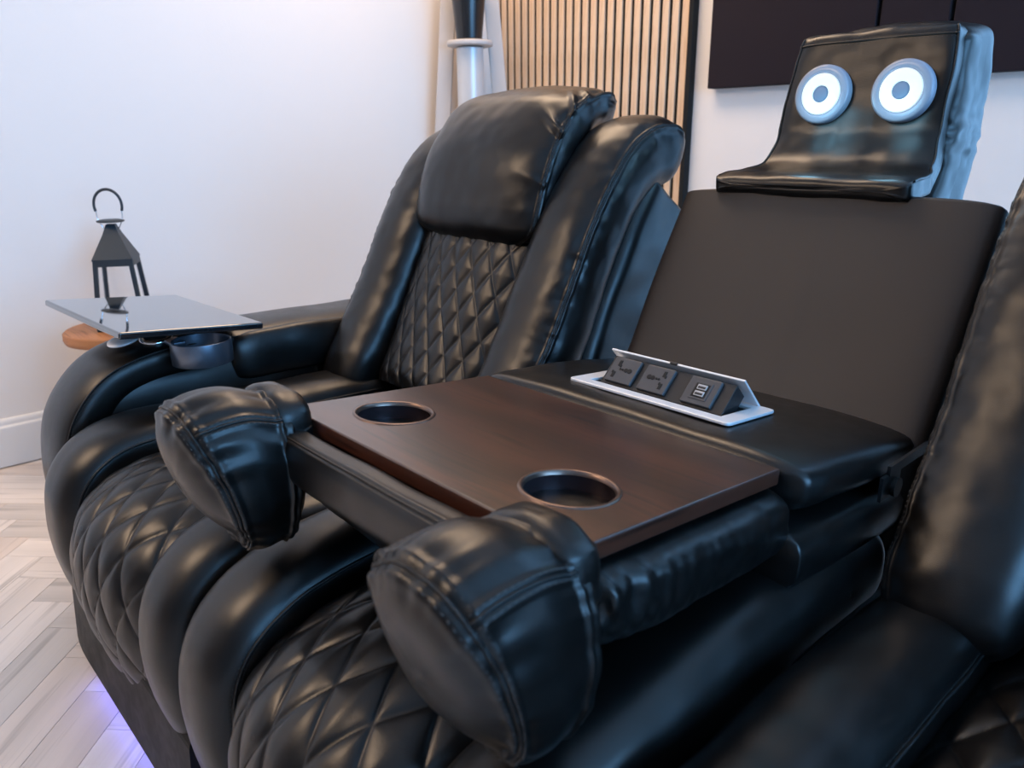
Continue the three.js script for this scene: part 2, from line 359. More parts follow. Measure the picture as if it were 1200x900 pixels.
  for (const [x, z, , where] of CEILING_LIGHTS) {
    const cl = thing('ceiling_light', `flat rectangular ceiling light panel ${where}`, 'ceiling light', 'ceiling light panels'); cl.position.set(x, h, z);
    mesh('frame', rbox(1.24, 0.02, 0.64, 0.004, 0, -0.011, 0), M.gloss, cl); mesh('diffuser', box(1.2, 0.006, 0.6, 0, -0.024, 0), M.panelGlow, cl);
  }
  // skirting with its moulded top
  const sk = (name, len, label) => {
    const s = new THREE.Shape(); s.moveTo(0, 0.004); s.lineTo(0.018, 0.004); s.lineTo(0.018, 0.118); s.quadraticCurveTo(0.018, 0.126, 0.012, 0.127); s.lineTo(0.011, 0.13); s.quadraticCurveTo(0.012, 0.142, 0.005, 0.147); s.lineTo(0, 0.147); s.closePath();
    const g = new THREE.ExtrudeGeometry(s, { depth: len, bevelEnabled: false, curveSegments: 6 });
    return structure(name, g, M.gloss, label, 'baseboard');
  };
  const sl = sk('baseboard_left', z1 - z0, 'white moulded skirting board along the left wall'); sl.position.set(x0, 0, z0);
  const sb = sk('baseboard_back', x1 - x0, 'white moulded skirting board along the back wall'); sb.rotation.y = -Math.PI / 2; sb.position.set(x1, 0, z0);
}

// ------------------------------------------------------------------ the slatted panel and the dark acoustic panels on the back wall
{
  const t = thing('slatted_wall_panel', 'oak slatted acoustic wall panel with black felt gaps behind the quilted recliner', 'wall panel');
  const zf = ROOM.z0, xr = -1.025;
  mesh('felt_backing', box(xr - ROOM.x0 - 0.005, 2.4, 0.01, (xr + ROOM.x0) / 2 + 0.0025, 1.3, zf + 0.006), M.felt, t);
  const sg = metreUV(rbox(0.026, 2.4, 0.008, 0.0015));
  for (let k = 0; k < 24; k++) { const x = xr - 0.034 - 0.04 * k; if (x < ROOM.x0 + 0.02) break; mesh('slat', sg, M.slat, t).position.set(x, 1.3, zf + 0.015); }
  mesh('edge_trim', rbox(0.018, 2.4, 0.03, 0.002, xr - 0.004, 1.3, zf + 0.016), M.felt, t);
  const panel = (x0, x1, y0, y1, label) => { const m = mesh('acoustic_panel', metreUV(rbox(x1 - x0, y1 - y0, 0.04, 0.004, (x0 + x1) / 2, (y0 + y1) / 2, ROOM.z0 + 0.021)), M.acoustic, scene); return tag(m, label, 'acoustic panel', 'dark acoustic panels'); };
  panel(-0.944, -0.425, 1.075, 2.2, 'dark plum fabric acoustic panel beside the slatted oak panel');
  panel(-0.415, -0.24, 1.075, 2.2, 'narrow dark plum fabric acoustic panel behind the raised headrest');
  panel(-0.23, 0.06, 1.075, 2.2, 'wide dark plum fabric acoustic panel above the right recliner');
}

// ------------------------------------------------------------------ recliners
const wrinkle = (p, f, z = 0) => noise(p.x * f, p.y * f, p.z * f + z);
const LABEL = {};
function seatPads(parent, x0, x1, w0, w1, key, rise = 0) {      // w0, w1: half widths of the two side bolsters
  const prof = [[0.105, 0.375], [0.17, 0.405], [0.28, 0.425], [0.355, 0.41], [0.397, 0.355], [0.40 + rise * 0.6, 0.20], [0.397 + rise, -0.02], [0.39 + rise, -0.22]];
  for (const [x, s, bw] of [[x0 + w0, -1, w0], [x1 - w1, 1, w1]]) {
    const c = cushion({ pts: prof.map(([y, z]) => [x, y, z]), w: [bw * 0.92, bw, bw, bw, bw], dF: 0.055, dB: 0.06, n: 2.7, capS: 0.06, capE: 0.04, nt: 110, na: 64,
      disp: q => 0.0014 * wrinkle(q.p, 22, key) + 0.004 * wrinkle(q.p, 6, key + 3) });
    const m = mesh('seat_bolster', c.geo(), M.leather, parent);
    seams(m, c, [q => [0.04 + 0.9 * q, s > 0 ? Math.PI - 0.35 : 0.35]], { r: 0.0022, off: 0.07, count: 90 });
  }
  const qa = x0 + 2 * w0 - 0.014, qb = x1 - 2 * w1 + 0.014, hw = (qb - qa) / 2, xc = (qa + qb) / 2;
  const pp = prof.map(([y, z], i) => i < 3 ? [xc, y, z + 0.028] : i === 3 ? [xc, y - 0.002, z + 0.02] : i === 4 ? [xc, y - 0.004, z + 0.005] : [xc, y - 0.004, z]);
  addQuilt('quilted_seat', parent, { pts: pp, hw, crown: 0.036, tuck: 0.02, amp: 0.007, pw: 0.064, ph: 0.105, nu: 170, nt: 300, z: key, label: 'diamond quilted black leather seat centre' });
  const pc = cushion({ pts: pp, w: hw - 0.002, dF: 0.0005, dB: 0.09, n: 6, capS: 0.02, capE: 0.02, nt: 40, na: 32 });      // padding under the quilting
  mesh('seat_core', pc.geo(), M.leather, parent);
}
let leftArm;
function onArm(c, z, a) {          // point and upright frame on top of an arm
  let best = 0, d = 9; for (let i = 200; i < 900; i++) { const p = c.P(i / 1000, a); if (Math.abs(p.z - z) < d) { d = Math.abs(p.z - z); best = i / 1000; } }
  const p = c.P(best, a), e = c.P(best + 0.01, a).sub(c.P(best - 0.01, a)).normalize(), f = c.P(best, a + 0.05).sub(c.P(best, a - 0.05)).normalize();
  const n = f.cross(e).normalize(); if (n.y < 0) n.negate();
  return { p, q: new THREE.Quaternion().setFromUnitVectors(V3(0, 1, 0), n), n };
}
function recliner(sx, label) {
  const t = thing('recliner', label, 'recliner', 'leather home cinema recliners');
  const X = v => sx * v;
  // wings of the backrest
  const wingPath = [[0.40, -0.115], [0.47, -0.165], [0.57, -0.235], [0.66, -0.285], [0.75, -0.335], [0.83, -0.388], [0.885, -0.44], [0.91, -0.505], [0.895, -0.575]];
  for (const [cx, s] of [[0.372, -1], [0.852, 1]]) {
    const a0 = (s * sx > 0) ? 0.62 : Math.PI - 0.62;       // outer front edge of this wing
    const c = cushion({ pts: wingPath.map(([y, z]) => [X(cx), y, z]), w: [0.062, 0.074, 0.079, 0.08, 0.08, 0.08, 0.079, 0.078, 0.074], dF: [0.05, 0.06, 0.064, 0.066, 0.068, 0.068, 0.064, 0.056, 0.05], dB: [0.06, 0.06, 0.06, 0.06, 0.06, 0.06, 0.07, 0.075, 0.07], n: 2.5, nB: 3, capS: 0.04, capE: 0.06, nt: 190, na: 200,
      disp: q => { const d = Math.abs(q.a - a0) * 0.075; return sewn(d) + 0.005 * wrinkle(q.p, 6, cx * 9) + gauss(d, 0.03) * (0.0026 * noise(q.s * 48, q.a * 3, cx) + 0.002 * noise(q.s * 110, q.a * 2, cx + 4)) + 0.0012 * wrinkle(q.p, 30, 4); } });
    const m = mesh('backrest_wing', c.geo(), M.leather, t);
    seams(m, c, [q => [0.05 + 0.92 * q, a0]], { off: 0.045, count: 110 });
  }
  // outer back behind the wings
  {
    const c = cushion({ pts: [[X(0.607), 0.16, -0.22], [X(0.607), 0.36, -0.27], [X(0.607), 0.57, -0.365], [X(0.607), 0.72, -0.44], [X(0.607), 0.85, -0.525]], w: [0.31, 0.31, 0.31, 0.31, 0.305], dF: 0.07, dB: [0.1, 0.14, 0.16, 0.16, 0.13], n: 6, capS: 0.02, capE: 0.035, nt: 90, na: 110,
      disp: q => 0.005 * wrinkle(q.p, 9, 2) + 0.0015 * wrinkle(q.p, 30, 2) });
    mesh('backrest_shell', c.geo(), M.leather, t);
  }
  addQuilt('quilted_backrest', t, { pts: [[X(0.61), 0.44, -0.155], [X(0.61), 0.52, -0.20], [X(0.61), 0.62, -0.248], [X(0.61), 0.72, -0.298], [X(0.61), 0.80, -0.345]], hw: 0.195, crown: 0.03, tuck: 0.03, amp: 0.0058, pw: 0.050, ph: 0.088, nu: 170, nt: 200, z: sx * 3, label: 'diamond quilted black leather back panel' });
  // headrest pillow
  {
    const aS = sx > 0 ? Math.PI - 0.36 : 0.36, aT = Math.PI - aS;
    const c = cushion({ pts: [[X(0.605), 0.722, -0.31], [X(0.605), 0.79, -0.325], [X(0.605), 0.87, -0.355], [X(0.605), 0.945, -0.40], [X(0.605), 0.985, -0.475], [X(0.605), 0.965, -0.575]], w: [0.178, 0.188, 0.19, 0.186, 0.174, 0.15], dF: [0.06, 0.072, 0.076, 0.062, 0.04, 0.03], dB: 0.05, n: 2.9, capS: 0.05, capE: 0.08, nt: 200, na: 280,
      disp: q => {
        const d = Math.min(Math.abs(q.a - aS), Math.abs(q.a - aT)) * 0.11, top = sstep(0.55, 0.8, q.t);
        const near = gauss(Math.abs(q.a - aS) * 0.11, 0.05);
        const da = (q.a - aS) * (aS < 1.57 ? 1 : -1); let fold = 0;
        for (const [s0, sl, dep] of [[0.205, 0.05, 0.012], [0.245, 0.10, 0.010], [0.115, 0.02, 0.004], [0.29, 0.05, 0.006]]) fold -= dep * gauss(q.s - s0 - sl * da, 0.006 + 0.006 * Math.max(0, da)) * (da > -0.02 ? gauss(da, 0.42) : 0);
        return sewn(d) + fold + 0.004 * wrinkle(q.p, 7, 1) + gauss(d, 0.03) * 0.0026 * noise(q.s * 52, q.a * 3, 2) + near * top * (1 - sstep(0.8, 0.92, q.t)) * 0.007 * noise(q.s * 26, q.a * 3.2, 7) + 0.001 * wrinkle(q.p, 30, 4);
      } });
    const m = mesh('headrest', c.geo(), M.leather, t);
    seams(m, c, [q => [0.04 + 0.92 * q, aS], q => [0.04 + 0.92 * q, aT]], { off: 0.045, count: 110 });
  }
  if (sx > 0) seatPads(t, 0.292, 0.922, 0.062, 0.078, 5); else seatPads(t, -0.922, -0.292, 0.078, 0.062, -5);
  // base with the rounded front corner and the blue strip under it
  {
    const s = new THREE.Shape(), r = 0.30, a = 0.302, b = 1.09, z0 = -0.5, z1 = 0.452;
    const P2 = (x, y) => [sx * x, y], ln = (x, y) => s.lineTo(...P2(x, y));
    s.moveTo(...P2(a, z0)); ln(b, z0); ln(b, z1 - r); s.quadraticCurveTo(...P2(b, z1), ...P2(b - r, z1)); ln(a, z1); s.closePath();
    const g = new THREE.ExtrudeGeometry(s, { depth: 0.135, bevelEnabled: true, bevelSize: 0.01, bevelThickness: 0.01, bevelSegments: 3, curveSegments: 20, steps: 4 });
    g.rotateX(Math.PI / 2); g.translate(0, 0.18, 0);
    const p = g.attributes.position;                                  // the plinth flares out towards the floor
    for (let i = 0; i < p.count; i++) { const k = Math.max(0, 0.2 - p.getY(i)); if (p.getZ(i) > 0) p.setZ(i, p.getZ(i) + k * 0.06); if (Math.abs(p.getX(i)) > 0.6) p.setX(i, p.getX(i) + sx * k * 0.04); }
    g.computeVertexNormals();
    mesh('base', metreUV(g), M.plinth, t);
    mesh('frame', metreUV(rbox(0.62, 0.2, 0.7, 0.02, X(0.607), 0.27, -0.06)), M.leather, t);
    for (const [fx, fz] of [[0.4, -0.4], [1.0, -0.4], [0.4, 0.2], [1.0, 0.2]]) mesh('foot', cyl(0.025, 0.022, 0.03, X(fx), 0.015, fz, 20), M.blackPlastic, t);
    const w = 0.46, xc = X(0.555);
    mesh('led_strip', box(w, 0.004, 0.010, xc, 0.0315, 0.456), M.led, t);
    const l = new THREE.RectAreaLight(L(0.12, 0.16, 1.0), 14, w, 0.012); l.name = 'led_strip_light'; l.position.set(xc, 0.029, 0.456); l.lookAt(xc, 0, 0.475); t.add(l);
  }
  // arm: a roll that runs from the back over the top and down the front, with a side panel and an inner pad
  {
    const arm = [[0.05, 0.355], [0.20, 0.385], [0.33, 0.395], [0.42, 0.375], [0.485, 0.32], [0.514, 0.24], [0.519, 0.10], [0.518, -0.10], [0.513, -0.34]];
    const aI = sx > 0 ? Math.PI - 0.45 : 0.45;
    const c = cushion({ pts: arm.map(([y, z]) => [X(1.025), y, z]), w: [0.085, 0.09, 0.092, 0.092, 0.092], dF: 0.04, dB: 0.06, n: 2.8, capS: 0.03, capE: 0.03, nt: 130, na: 72, disp: q => 0.003 * wrinkle(q.p, 7, 6) - 0.003 * gauss((q.a - aI) * 0.07, 0.005) });
    const m = mesh('armrest', c.geo(), M.leather, t);
    seams(m, c, [q => [0.03 + 0.94 * q, aI]], { off: 0.05, count: 130 });
    const s = new THREE.Shape(); s.moveTo(0.33, 0.06); s.lineTo(0.37, 0.3); s.quadraticCurveTo(0.37, 0.40, 0.30, 0.47); s.quadraticCurveTo(0.25, 0.51, 0.15, 0.51); s.lineTo(-0.36, 0.50); s.lineTo(-0.40, 0.06); s.closePath();
    const g = new THREE.ExtrudeGeometry(s, { depth: 0.13, bevelEnabled: true, bevelSize: 0.015, bevelThickness: 0.015, bevelSegments: 4, curveSegments: 16 });
    g.rotateY(-Math.PI / 2); g.translate(X(1.025) + 0.065, 0, 0);
    mesh('arm_side_panel', metreUV(g), M.leather, t);
    const ip = cushion({ pts: [[X(0.965), 0.30, 0.12], [X(0.96), 0.38, 0.12], [X(0.962), 0.45, 0.12], [X(0.975), 0.515, 0.12]], axis: [0, 0, sx], w: [0.24, 0.245, 0.24, 0.20], dF: 0.034, dB: 0.03, n: 2.6, capS: 0.04, capE: 0.06, nt: 60, na: 100, disp: q => 0.003 * wrinkle(q.p, 9, 8) });
    mesh('arm_inner_panel', ip.geo(), M.leather, t);
    const pd = cushion({ pts: [[X(0.955), 0.45, -0.055], [X(0.95), 0.485, -0.055], [X(0.952), 0.515, -0.055], [X(0.965), 0.54, -0.055]], axis: [0, 0, 1], w: 0.145, dF: 0.035, dB: 0.035, n: 4, capS: 0.015, capE: 0.02, nt: 50, na: 90, disp: q => 0.004 * wrinkle(q.p, 12, 8) });
    mesh('arm_pad', pd.geo(), M.leather, t);
    // open-sided cup holder clipped to the arm
    const rg = [], R = 0.056, hgt = 0.042, th = 0.004, cx = X(0.885), cy = 0.540, cz = 0.165;
    const prof = []; for (const [r, y] of [[R - th, 0], [R, 0], [R + 0.001, hgt * 0.5], [R, hgt], [R - th / 2, hgt + 0.0015], [R - th, hgt], [R - th, 0]]) prof.push(new THREE.Vector2(r, y - hgt / 2));
    const ringG = new THREE.LatheGeometry(prof, 64, 0.35, Math.PI * 2 - 0.45); ringG.rotateY(sx < 0 ? -0.57 : 0.57);
    ringG.translate(cx, cy, cz);
    mesh('cup_holder', ringG, M.ringMetal, t);
    mesh('cup_holder_floor', new THREE.TorusGeometry(R - 0.012, 0.003, 8, 48).rotateX(Math.PI / 2).translate(cx, cy - hgt / 2 + 0.003, cz), M.ringMetal, t);
    mesh('cup_holder_bracket', rbox(0.05, 0.008, 0.03, 0.003, X(0.945), cy + 0.012, cz + 0.03), M.ringMetal, t);
    if (sx < 0) leftArm = c;
    const fl = onArm(c, 0.215, sx < 0 ? 1.25 : Math.PI - 1.25), lay = g => g.applyQuaternion(fl.q).translate(fl.p.x, fl.p.y, fl.p.z);
    mesh('socket_flange', lay(new THREE.TorusGeometry(0.026, 0.005, 10, 40).rotateX(Math.PI / 2)), M.chrome, t);
    mesh('socket_well', lay(cyl(0.024, 0.024, 0.004, 0, 0, 0)), M.hole, t);
  }
  return t;
}
recliner(-1, 'black leather recliner with quilted back and plump headrest under the swivel tray');
recliner(1, 'black leather recliner beside the hinge end of the folded table, without a tray');

// ------------------------------------------------------------------ the middle seat with its back folded down as a table
{
  const t = thing('fold_down_console_seat', 'black leather middle seat with its back folded into a wooden drinks table', 'seat');
  seatPads(t, -0.280, 0.280, 0.064, 0.064, 21, 0.035);
  mesh('base', metreUV(rbox(0.556, 0.16, 0.9, 0.02, 0, 0.115, -0.02)), M.plinth, t);
  for (const [fx, fz] of [[-0.2, -0.4], [0.2, -0.4], [-0.2, 0.2], [0.2, 0.2]]) mesh('foot', cyl(0.025, 0.022, 0.04, fx, 0.02, fz, 20), M.blackPlastic, t);
  mesh('led_strip', box(0.5, 0.004, 0.010, 0, 0.0315, 0.422), M.led, t);
  { const l = new THREE.RectAreaLight(L(0.12, 0.16, 1.0), 14, 0.5, 0.012); l.name = 'led_strip_light'; l.position.set(0, 0.029, 0.422); l.lookAt(0, 0, 0.435); t.add(l); }
  // rear shell the table folds out of
  {
    const c = cushion({ pts: [[0.024, 0.38, -0.215], [0.024, 0.50, -0.275], [0.024, 0.59, -0.328], [0.024, 0.72, -0.40], [0.024, 0.838, -0.468]], w: 0.245, dF: 0.03, dB: 0.10, n: 6, capS: 0.015, capE: 0.012, nt: 70, na: 110, disp: q => 0.0035 * wrinkle(q.p, 6, 3) });
    mesh('rear_shell', c.geo(), M.shell, t);
  }
  // tilted frame of the folded back
  mesh('frame', metreUV(rbox(0.55, 0.2, 0.7, 0.02, 0, 0.28, -0.06)), M.leather, t);
  const tilt = -5.05 * Math.PI / 180, ct = Math.cos(tilt), st = Math.sin(tilt);
  const place = g => { g.rotateX(tilt); g.translate(0, 0.6, 0); return g; };
  const W = 0.46, D = 0.3145, TH = 0.018, holes = [[-0.141, 0.2235], [0.141, 0.2235]], R = 0.0455;
  {
    const ev = new Evaluator(); ev.useGroups = false;
    let b = new Brush(metreUV(new RoundedBoxGeometry(W, TH, D, 2, 0.0025).translate(0, -TH / 2, D / 2)), M.walnut); b.updateMatrixWorld();
    for (const [x, z] of holes) { const k = new Brush(metreUV(cyl(R, R, 0.1, x, 0, z, 72)), M.walnut); k.updateMatrixWorld(); b = ev.evaluate(b, k, SUBTRACTION); b.updateMatrixWorld(); }
    const top = mesh('table_top', place(b.geometry), M.walnut, t); top.userData.label = 'dark walnut table top';
    for (const [x, z] of holes) {
      const pts = [[0.0005, -0.068], [R - 0.006, -0.068], [R - 0.003, -0.064], [R - 0.0012, -0.002]].map(p => new THREE.Vector2(...p));
      const well = mesh('cup_well', place(new THREE.LatheGeometry(pts, 64).translate(x, 0, z)), M.cup, t);
      const rim = [[R - 0.003, -0.003], [R - 0.002, 0.0008], [R, 0.0018], [R + 0.002, 0.0012], [R + 0.0028, 0.0001]].map(p => new THREE.Vector2(...p));
      mesh('rim', place(new THREE.LatheGeometry(rim, 72).translate(x, 0, z)), M.bronze, well);
    }
  }
  const LP = (x, y, z) => [x, 0.6 + y * ct - z * st, y * st + z * ct];   // point in the tilted frame
  // padded body under the wood
  {
    const c = cushion({ pts: [LP(0, -0.055, 0.312), LP(0, -0.055, 0.27), LP(0, -0.055, 0.2), LP(0, -0.055, 0.1), LP(0, -0.055, -0.02)], w: [0.245, 0.252, 0.256, 0.256, 0.25], dF: 0.036, dB: 0.072, n: 5, nB: 3, capS: 0.035, capE: 0.03, capW: 0.3, nt: 120, na: 150,
      disp: q => { const side = gauss(Math.abs(q.a) > Math.PI ? 2 * Math.PI - q.a : q.a, 0.6) + gauss(q.a - Math.PI, 0.6), fr = Math.exp(-q.s / 0.09); return 0.003 * wrinkle(q.p, 9, 5) + side * (0.003 * noise(q.s * 26, q.a, 3) + 0.010 * fr * noise(q.s * 75, q.a * 1.5, 6)) + 0.001 * wrinkle(q.p, 35, 5); } });
    mesh('folded_back', c.geo(), M.leather, t);
    const e = cushion({ pts: [LP(-0.225, -0.036, 0.338), LP(-0.1, -0.036, 0.339), LP(0.1, -0.036, 0.339), LP(0.225, -0.036, 0.338)], axis: [0, 0, 1], w: 0.020, dF: 0.029, dB: 0.028, n: 3.2, capS: 0.01, capE: 0.01, nt: 110, na: 120, disp: q => sewn((q.a - 1.1) * 0.02, 0.4) + 0.002 * wrinkle(q.p, 14, 3) });
    const em = mesh('front_edge_roll', e.geo(), M.leather, t);
    seams(em, e, [q => [0.03 + 0.94 * q, 1.1]], { off: 0.12, count: 80, r: 0.0012 });
  }
  // padded ledge between the wood and the shell
  {
    const c = cushion({ pts: [LP(0, -0.022, -0.006), LP(0, -0.02, -0.06), LP(0, -0.02, -0.14), LP(0, -0.022, -0.22), LP(0, -0.03, -0.31)], w: [0.25, 0.258, 0.262, 0.262, 0.26], dF: 0.027, dB: 0.04, n: 4.2, capS: 0.022, capE: 0.02, capW: 0.35, nt: 70, na: 130, disp: q => 0.0022 * wrinkle(q.p, 10, 4) });
    mesh('padded_ledge', c.geo(), M.leather, t);
    const c2 = cushion({ pts: [LP(0, -0.095, 0.02), LP(0, -0.095, -0.1), LP(0, -0.095, -0.3)], w: 0.268, dF: 0.042, dB: 0.05, n: 4, capS: 0.02, capE: 0.02, nt: 50, na: 100, disp: q => 0.003 * wrinkle(q.p, 10, 14) });
    mesh('ledge_base', c2.geo(), M.leather, t);
    const hg = merge([box(0.004, 0.03, 0.05, 0.270, 0.535, -0.19), cyl(0.012, 0.012, 0.012, 0, 0, 0, 24).rotateZ(Math.PI / 2).translate(0.271, 0.53, -0.2), box(0.004, 0.012, 0.12, 0.271, 0.555, -0.24).rotateX(0)]);
    mesh('hinge', hg, M.blackPlastic, t);
  }
  // rolled wing ends of the folded back, like two boxing gloves in front of the table
  for (const s of [-1, 1]) {
    const aj = s > 0 ? -0.62 + 2 * Math.PI : -0.62 + 2 * Math.PI, key = s * 4;
    const R1 = 0.80, R2 = 0.22, J1 = 2 * Math.PI - 0.8, J2 = Math.PI + 0.8;
    const c = cushion({ pts: [[s * 0.210, 0.568, 0.32], [s * 0.212, 0.576, 0.35], [s * 0.214, 0.581, 0.385], [s * 0.214, 0.581, 0.42], [s * 0.215, 0.576, 0.450]], w: [0.060, 0.067, 0.071, 0.071, 0.067], dF: [0.085, 0.098, 0.105, 0.103, 0.095], dB: [0.07, 0.082, 0.09, 0.088, 0.08], n: 2.25, capS: 0.03, capE: 0.055, ce: 2.5, nt: 210, na: 240,
      warp: p => { p.z += 0.20 * (p.y - 0.58); },
      disp: q => {
        const d1 = (q.t - R1) * q.len, d2 = (q.t - R2) * q.len, e1 = (q.a - J1) * 0.08, e2 = (q.a - J2) * 0.08, on = sstep(R2, R2 + 0.04, q.t) * (1 - sstep(R1 - 0.04, R1, q.t));
        const pk = gauss(d1, 0.03), nx = Math.cos(q.a), ny = Math.sin(q.a), pinch = Math.max(gauss(Math.hypot(d1, e1), 0.016), gauss(Math.hypot(d1, e2), 0.016));
        return sewn(d1, 1.1) + sewn(d2) + on * (sewn(e1, 0.8) + sewn(e2, 0.8)) - 0.004 * pinch + 0.005 * wrinkle(q.p, 9, key) + pk * (1 - sstep(R1, 0.93, q.t)) * 0.006 * noise(nx * 4, ny * 4, key) + 0.003 * gauss(d2, 0.025) * noise(nx * 5, ny * 5, key + 2);
      } });
    const m = mesh('rolled_wing_end', c.geo(), M.leather, t);
    seams(m, c, [q => [R1, q * Math.PI * 2]], { across: 't', off: 0.03, count: 120, r: 0.0022 });
    seams(m, c, [q => [R2 + 0.02 + (R1 - R2 - 0.03) * q, J1]], { off: 0.06, count: 30, r: 0.002 });
    seams(m, c, [q => [R2 + 0.02 + (R1 - R2 - 0.03) * q, J2]], { off: 0.06, count: 30, r: 0.002 });
    // folded leather tab that covers the corner of the wood
    const k = cushion({ pts: [[s * 0.215, 0.60, 0.332], [s * 0.215, 0.625, 0.335], [s * 0.212, 0.64, 0.335], [s * 0.21, 0.662, 0.332]], w: [0.052, 0.052, 0.05, 0.044], dF: 0.026, dB: 0.024, n: 3.4, capS: 0.01, capE: 0.025, nt: 50, na: 64, disp: q => 0.004 * wrinkle(q.p, 16, key + 6) + 0.002 * wrinkle(q.p, 40, key) });
    mesh('corner_tab', k.geo(), M.leather, t);
  }
  // pop-up power module
  {
    const fr = new THREE.Shape(), fw = 0.128, f0 = -0.062, f1 = -0.17, r = 0.008;
    fr.moveTo(-fw + r, f0); fr.lineTo(fw - r, f0); fr.quadraticCurveTo(fw, f0, fw, f0 - r); fr.lineTo(fw, f1 + r); fr.quadraticCurveTo(fw, f1, fw - r, f1); fr.lineTo(-fw + r, f1); fr.quadraticCurveTo(-fw, f1, -fw, f1 + r); fr.lineTo(-fw, f0 - r); fr.quadraticCurveTo(-fw, f0, -fw + r, f0);
    const ho = new THREE.Path(); ho.moveTo(-0.106, -0.080); ho.lineTo(-0.106, -0.152); ho.lineTo(0.106, -0.152); ho.lineTo(0.106, -0.080); ho.closePath(); fr.holes.push(ho);
    const fg = new THREE.ExtrudeGeometry(fr, { depth: 0.002, bevelEnabled: true, bevelSize: 0.001, bevelThickness: 0.001, bevelSegments: 2 });
    fg.rotateX(Math.PI / 2); fg.translate(0, 0.0105, 0);
    const pm = mesh('power_module', place(fg), M.silver, t); pm.userData.label = 'silver pop-up power socket block';
    mesh('well_liner', place(box(0.212, 0.001, 0.072, 0, 0.0066, -0.116)), M.hole, pm);
    // turned-up block: front face leans back, lid behind it
    const lean = 0.72;
    const put = g => { g.rotateX(-lean); g.translate(0, 0.008, -0.094); return place(g); };   // local: x across, y up the face, z out of the face
    const BH = 0.046;
    mesh('socket_block', put(rbox(0.196, BH, 0.026, 0.001, 0, BH / 2, -0.013)), M.blackPlastic, pm);
    mesh('lid', put(rbox(0.214, 0.003, 0.066, 0.001, 0, BH + 0.006, -0.028)), M.silver, pm);
    mesh('lid_latch', put(rbox(0.012, 0.0035, 0.004, 0.001, 0.0, BH + 0.0062, 0.0045)), M.blackPlastic, pm);
    for (const x of [-0.069, -0.013, 0.058]) mesh('socket_plate', put(rbox(0.045, 0.040, 0.006, 0.0018, x, BH / 2, 0.002)), M.greyPlastic, pm);
    const hole = (w, h, x, y) => mesh('pin_hole', put(rbox(w, h, 0.0012, 0.0005, x, BH / 2 + y, 0.0051, 1)), M.hole, pm);
    for (const [x, f] of [[-0.069, 1], [-0.013, -1]]) {
      hole(0.005, 0.009, x - f * 0.010, 0.010); hole(0.003, 0.004, x - f * 0.010 + 0.003, 0.006); hole(0.005, 0.009, x - f * 0.012, -0.009); hole(0.003, 0.004, x - f * 0.012 - 0.003, -0.005);
      for (const [dx, rr] of [[-0.005, 0.0016], [-0.001, 0.0016], [0.005, 0.0032], [0.011, 0.0036]]) mesh('pin_hole', put(cyl(rr, rr, 0.0012, 0, 0, 0, 18).rotateX(Math.PI / 2).translate(x + f * dx, BH / 2 + 0.001, 0.0051)), M.hole, pm);
    }
    mesh('usb_frame', put(rbox(0.026, 0.026, 0.0016, 0.0007, 0.058, BH / 2, 0.0052)), M.greyPlastic, pm);
    mesh('usb_surround', put(rbox(0.0205, 0.0205, 0.0012, 0.0005, 0.058, BH / 2, 0.0058)), M.hole, pm);
    for (const dy of [-0.0048, 0.0048]) {
      mesh('usb_port', put(rbox(0.014, 0.0072, 0.0022, 0.0006, 0.0585, BH / 2 + dy, 0.0064)), M.greyMetal, pm);
      mesh('usb_slot', put(rbox(0.011, 0.0030, 0.001, 0.0003, 0.0585, BH / 2 + dy - 0.0008, 0.0074)), M.blackPlastic, pm);
    }
  }
  // raised headrest with its two reading lights
  {
    const c = cushion({ pts: [[0, 0.853, -0.425], [0, 0.857, -0.46], [0, 0.861, -0.51], [0, 0.876, -0.555], [0, 0.92, -0.592], [0, 0.99, -0.608], [0, 1.085, -0.628]], w: [0.155, 0.155, 0.15, 0.137, 0.13, 0.128, 0.122], dF: [0.014, 0.016, 0.016, 0.016, 0.02, 0.022, 0.02], dB: [0.016, 0.018, 0.018, 0.025, 0.03, 0.03, 0.03], n: 7, capS: 0.016, capE: 0.02, capW: 0.12, nt: 130, na: 130,
      disp: q => 0.004 * wrinkle(q.p, 11, 9) + 0.004 * noise(q.p.x * 14, q.s * 9, 4) * sstep(0.2, 0.45, q.t) + 0.0012 * wrinkle(q.p, 34, 9) - 0.003 * gauss((Math.abs(q.u) - 0.93) * 0.13, 0.004) });
    const m = mesh('headrest', c.geo(), M.leather, t);
    seams(m, c, [q => [0.05 + 0.93 * q, 0.30], q => [0.05 + 0.93 * q, Math.PI - 0.30]], { off: 0.06, count: 100 });
    seams(m, c, [q => [0.945, 0.33 + (Math.PI - 0.66) * q]], { across: 't', off: 0.012, count: 60 });
    const b = cushion({ pts: [[0.002, 0.80, -0.665], [0.002, 0.88, -0.675], [0.002, 0.97, -0.69], [0.002, 1.06, -0.695], [0.002, 1.098, -0.69]], w: [0.13, 0.134, 0.133, 0.13, 0.124], dF: [0.09, 0.075, 0.075, 0.07, 0.05], dB: [0.07, 0.08, 0.085, 0.075, 0.055], n: 9, nB: 4, capS: 0.02, capE: 0.03, nt: 110, na: 120,
      disp: q => 0.006 * wrinkle(q.p, 10, 12) + 0.006 * gauss(q.p.y - 0.93, 0.04) * noise(q.p.y * 60, q.a * 2, 3) + 0.0015 * wrinkle(q.p, 34, 2) });
    const bm = mesh('headrest_back', b.geo(), M.leather, t);
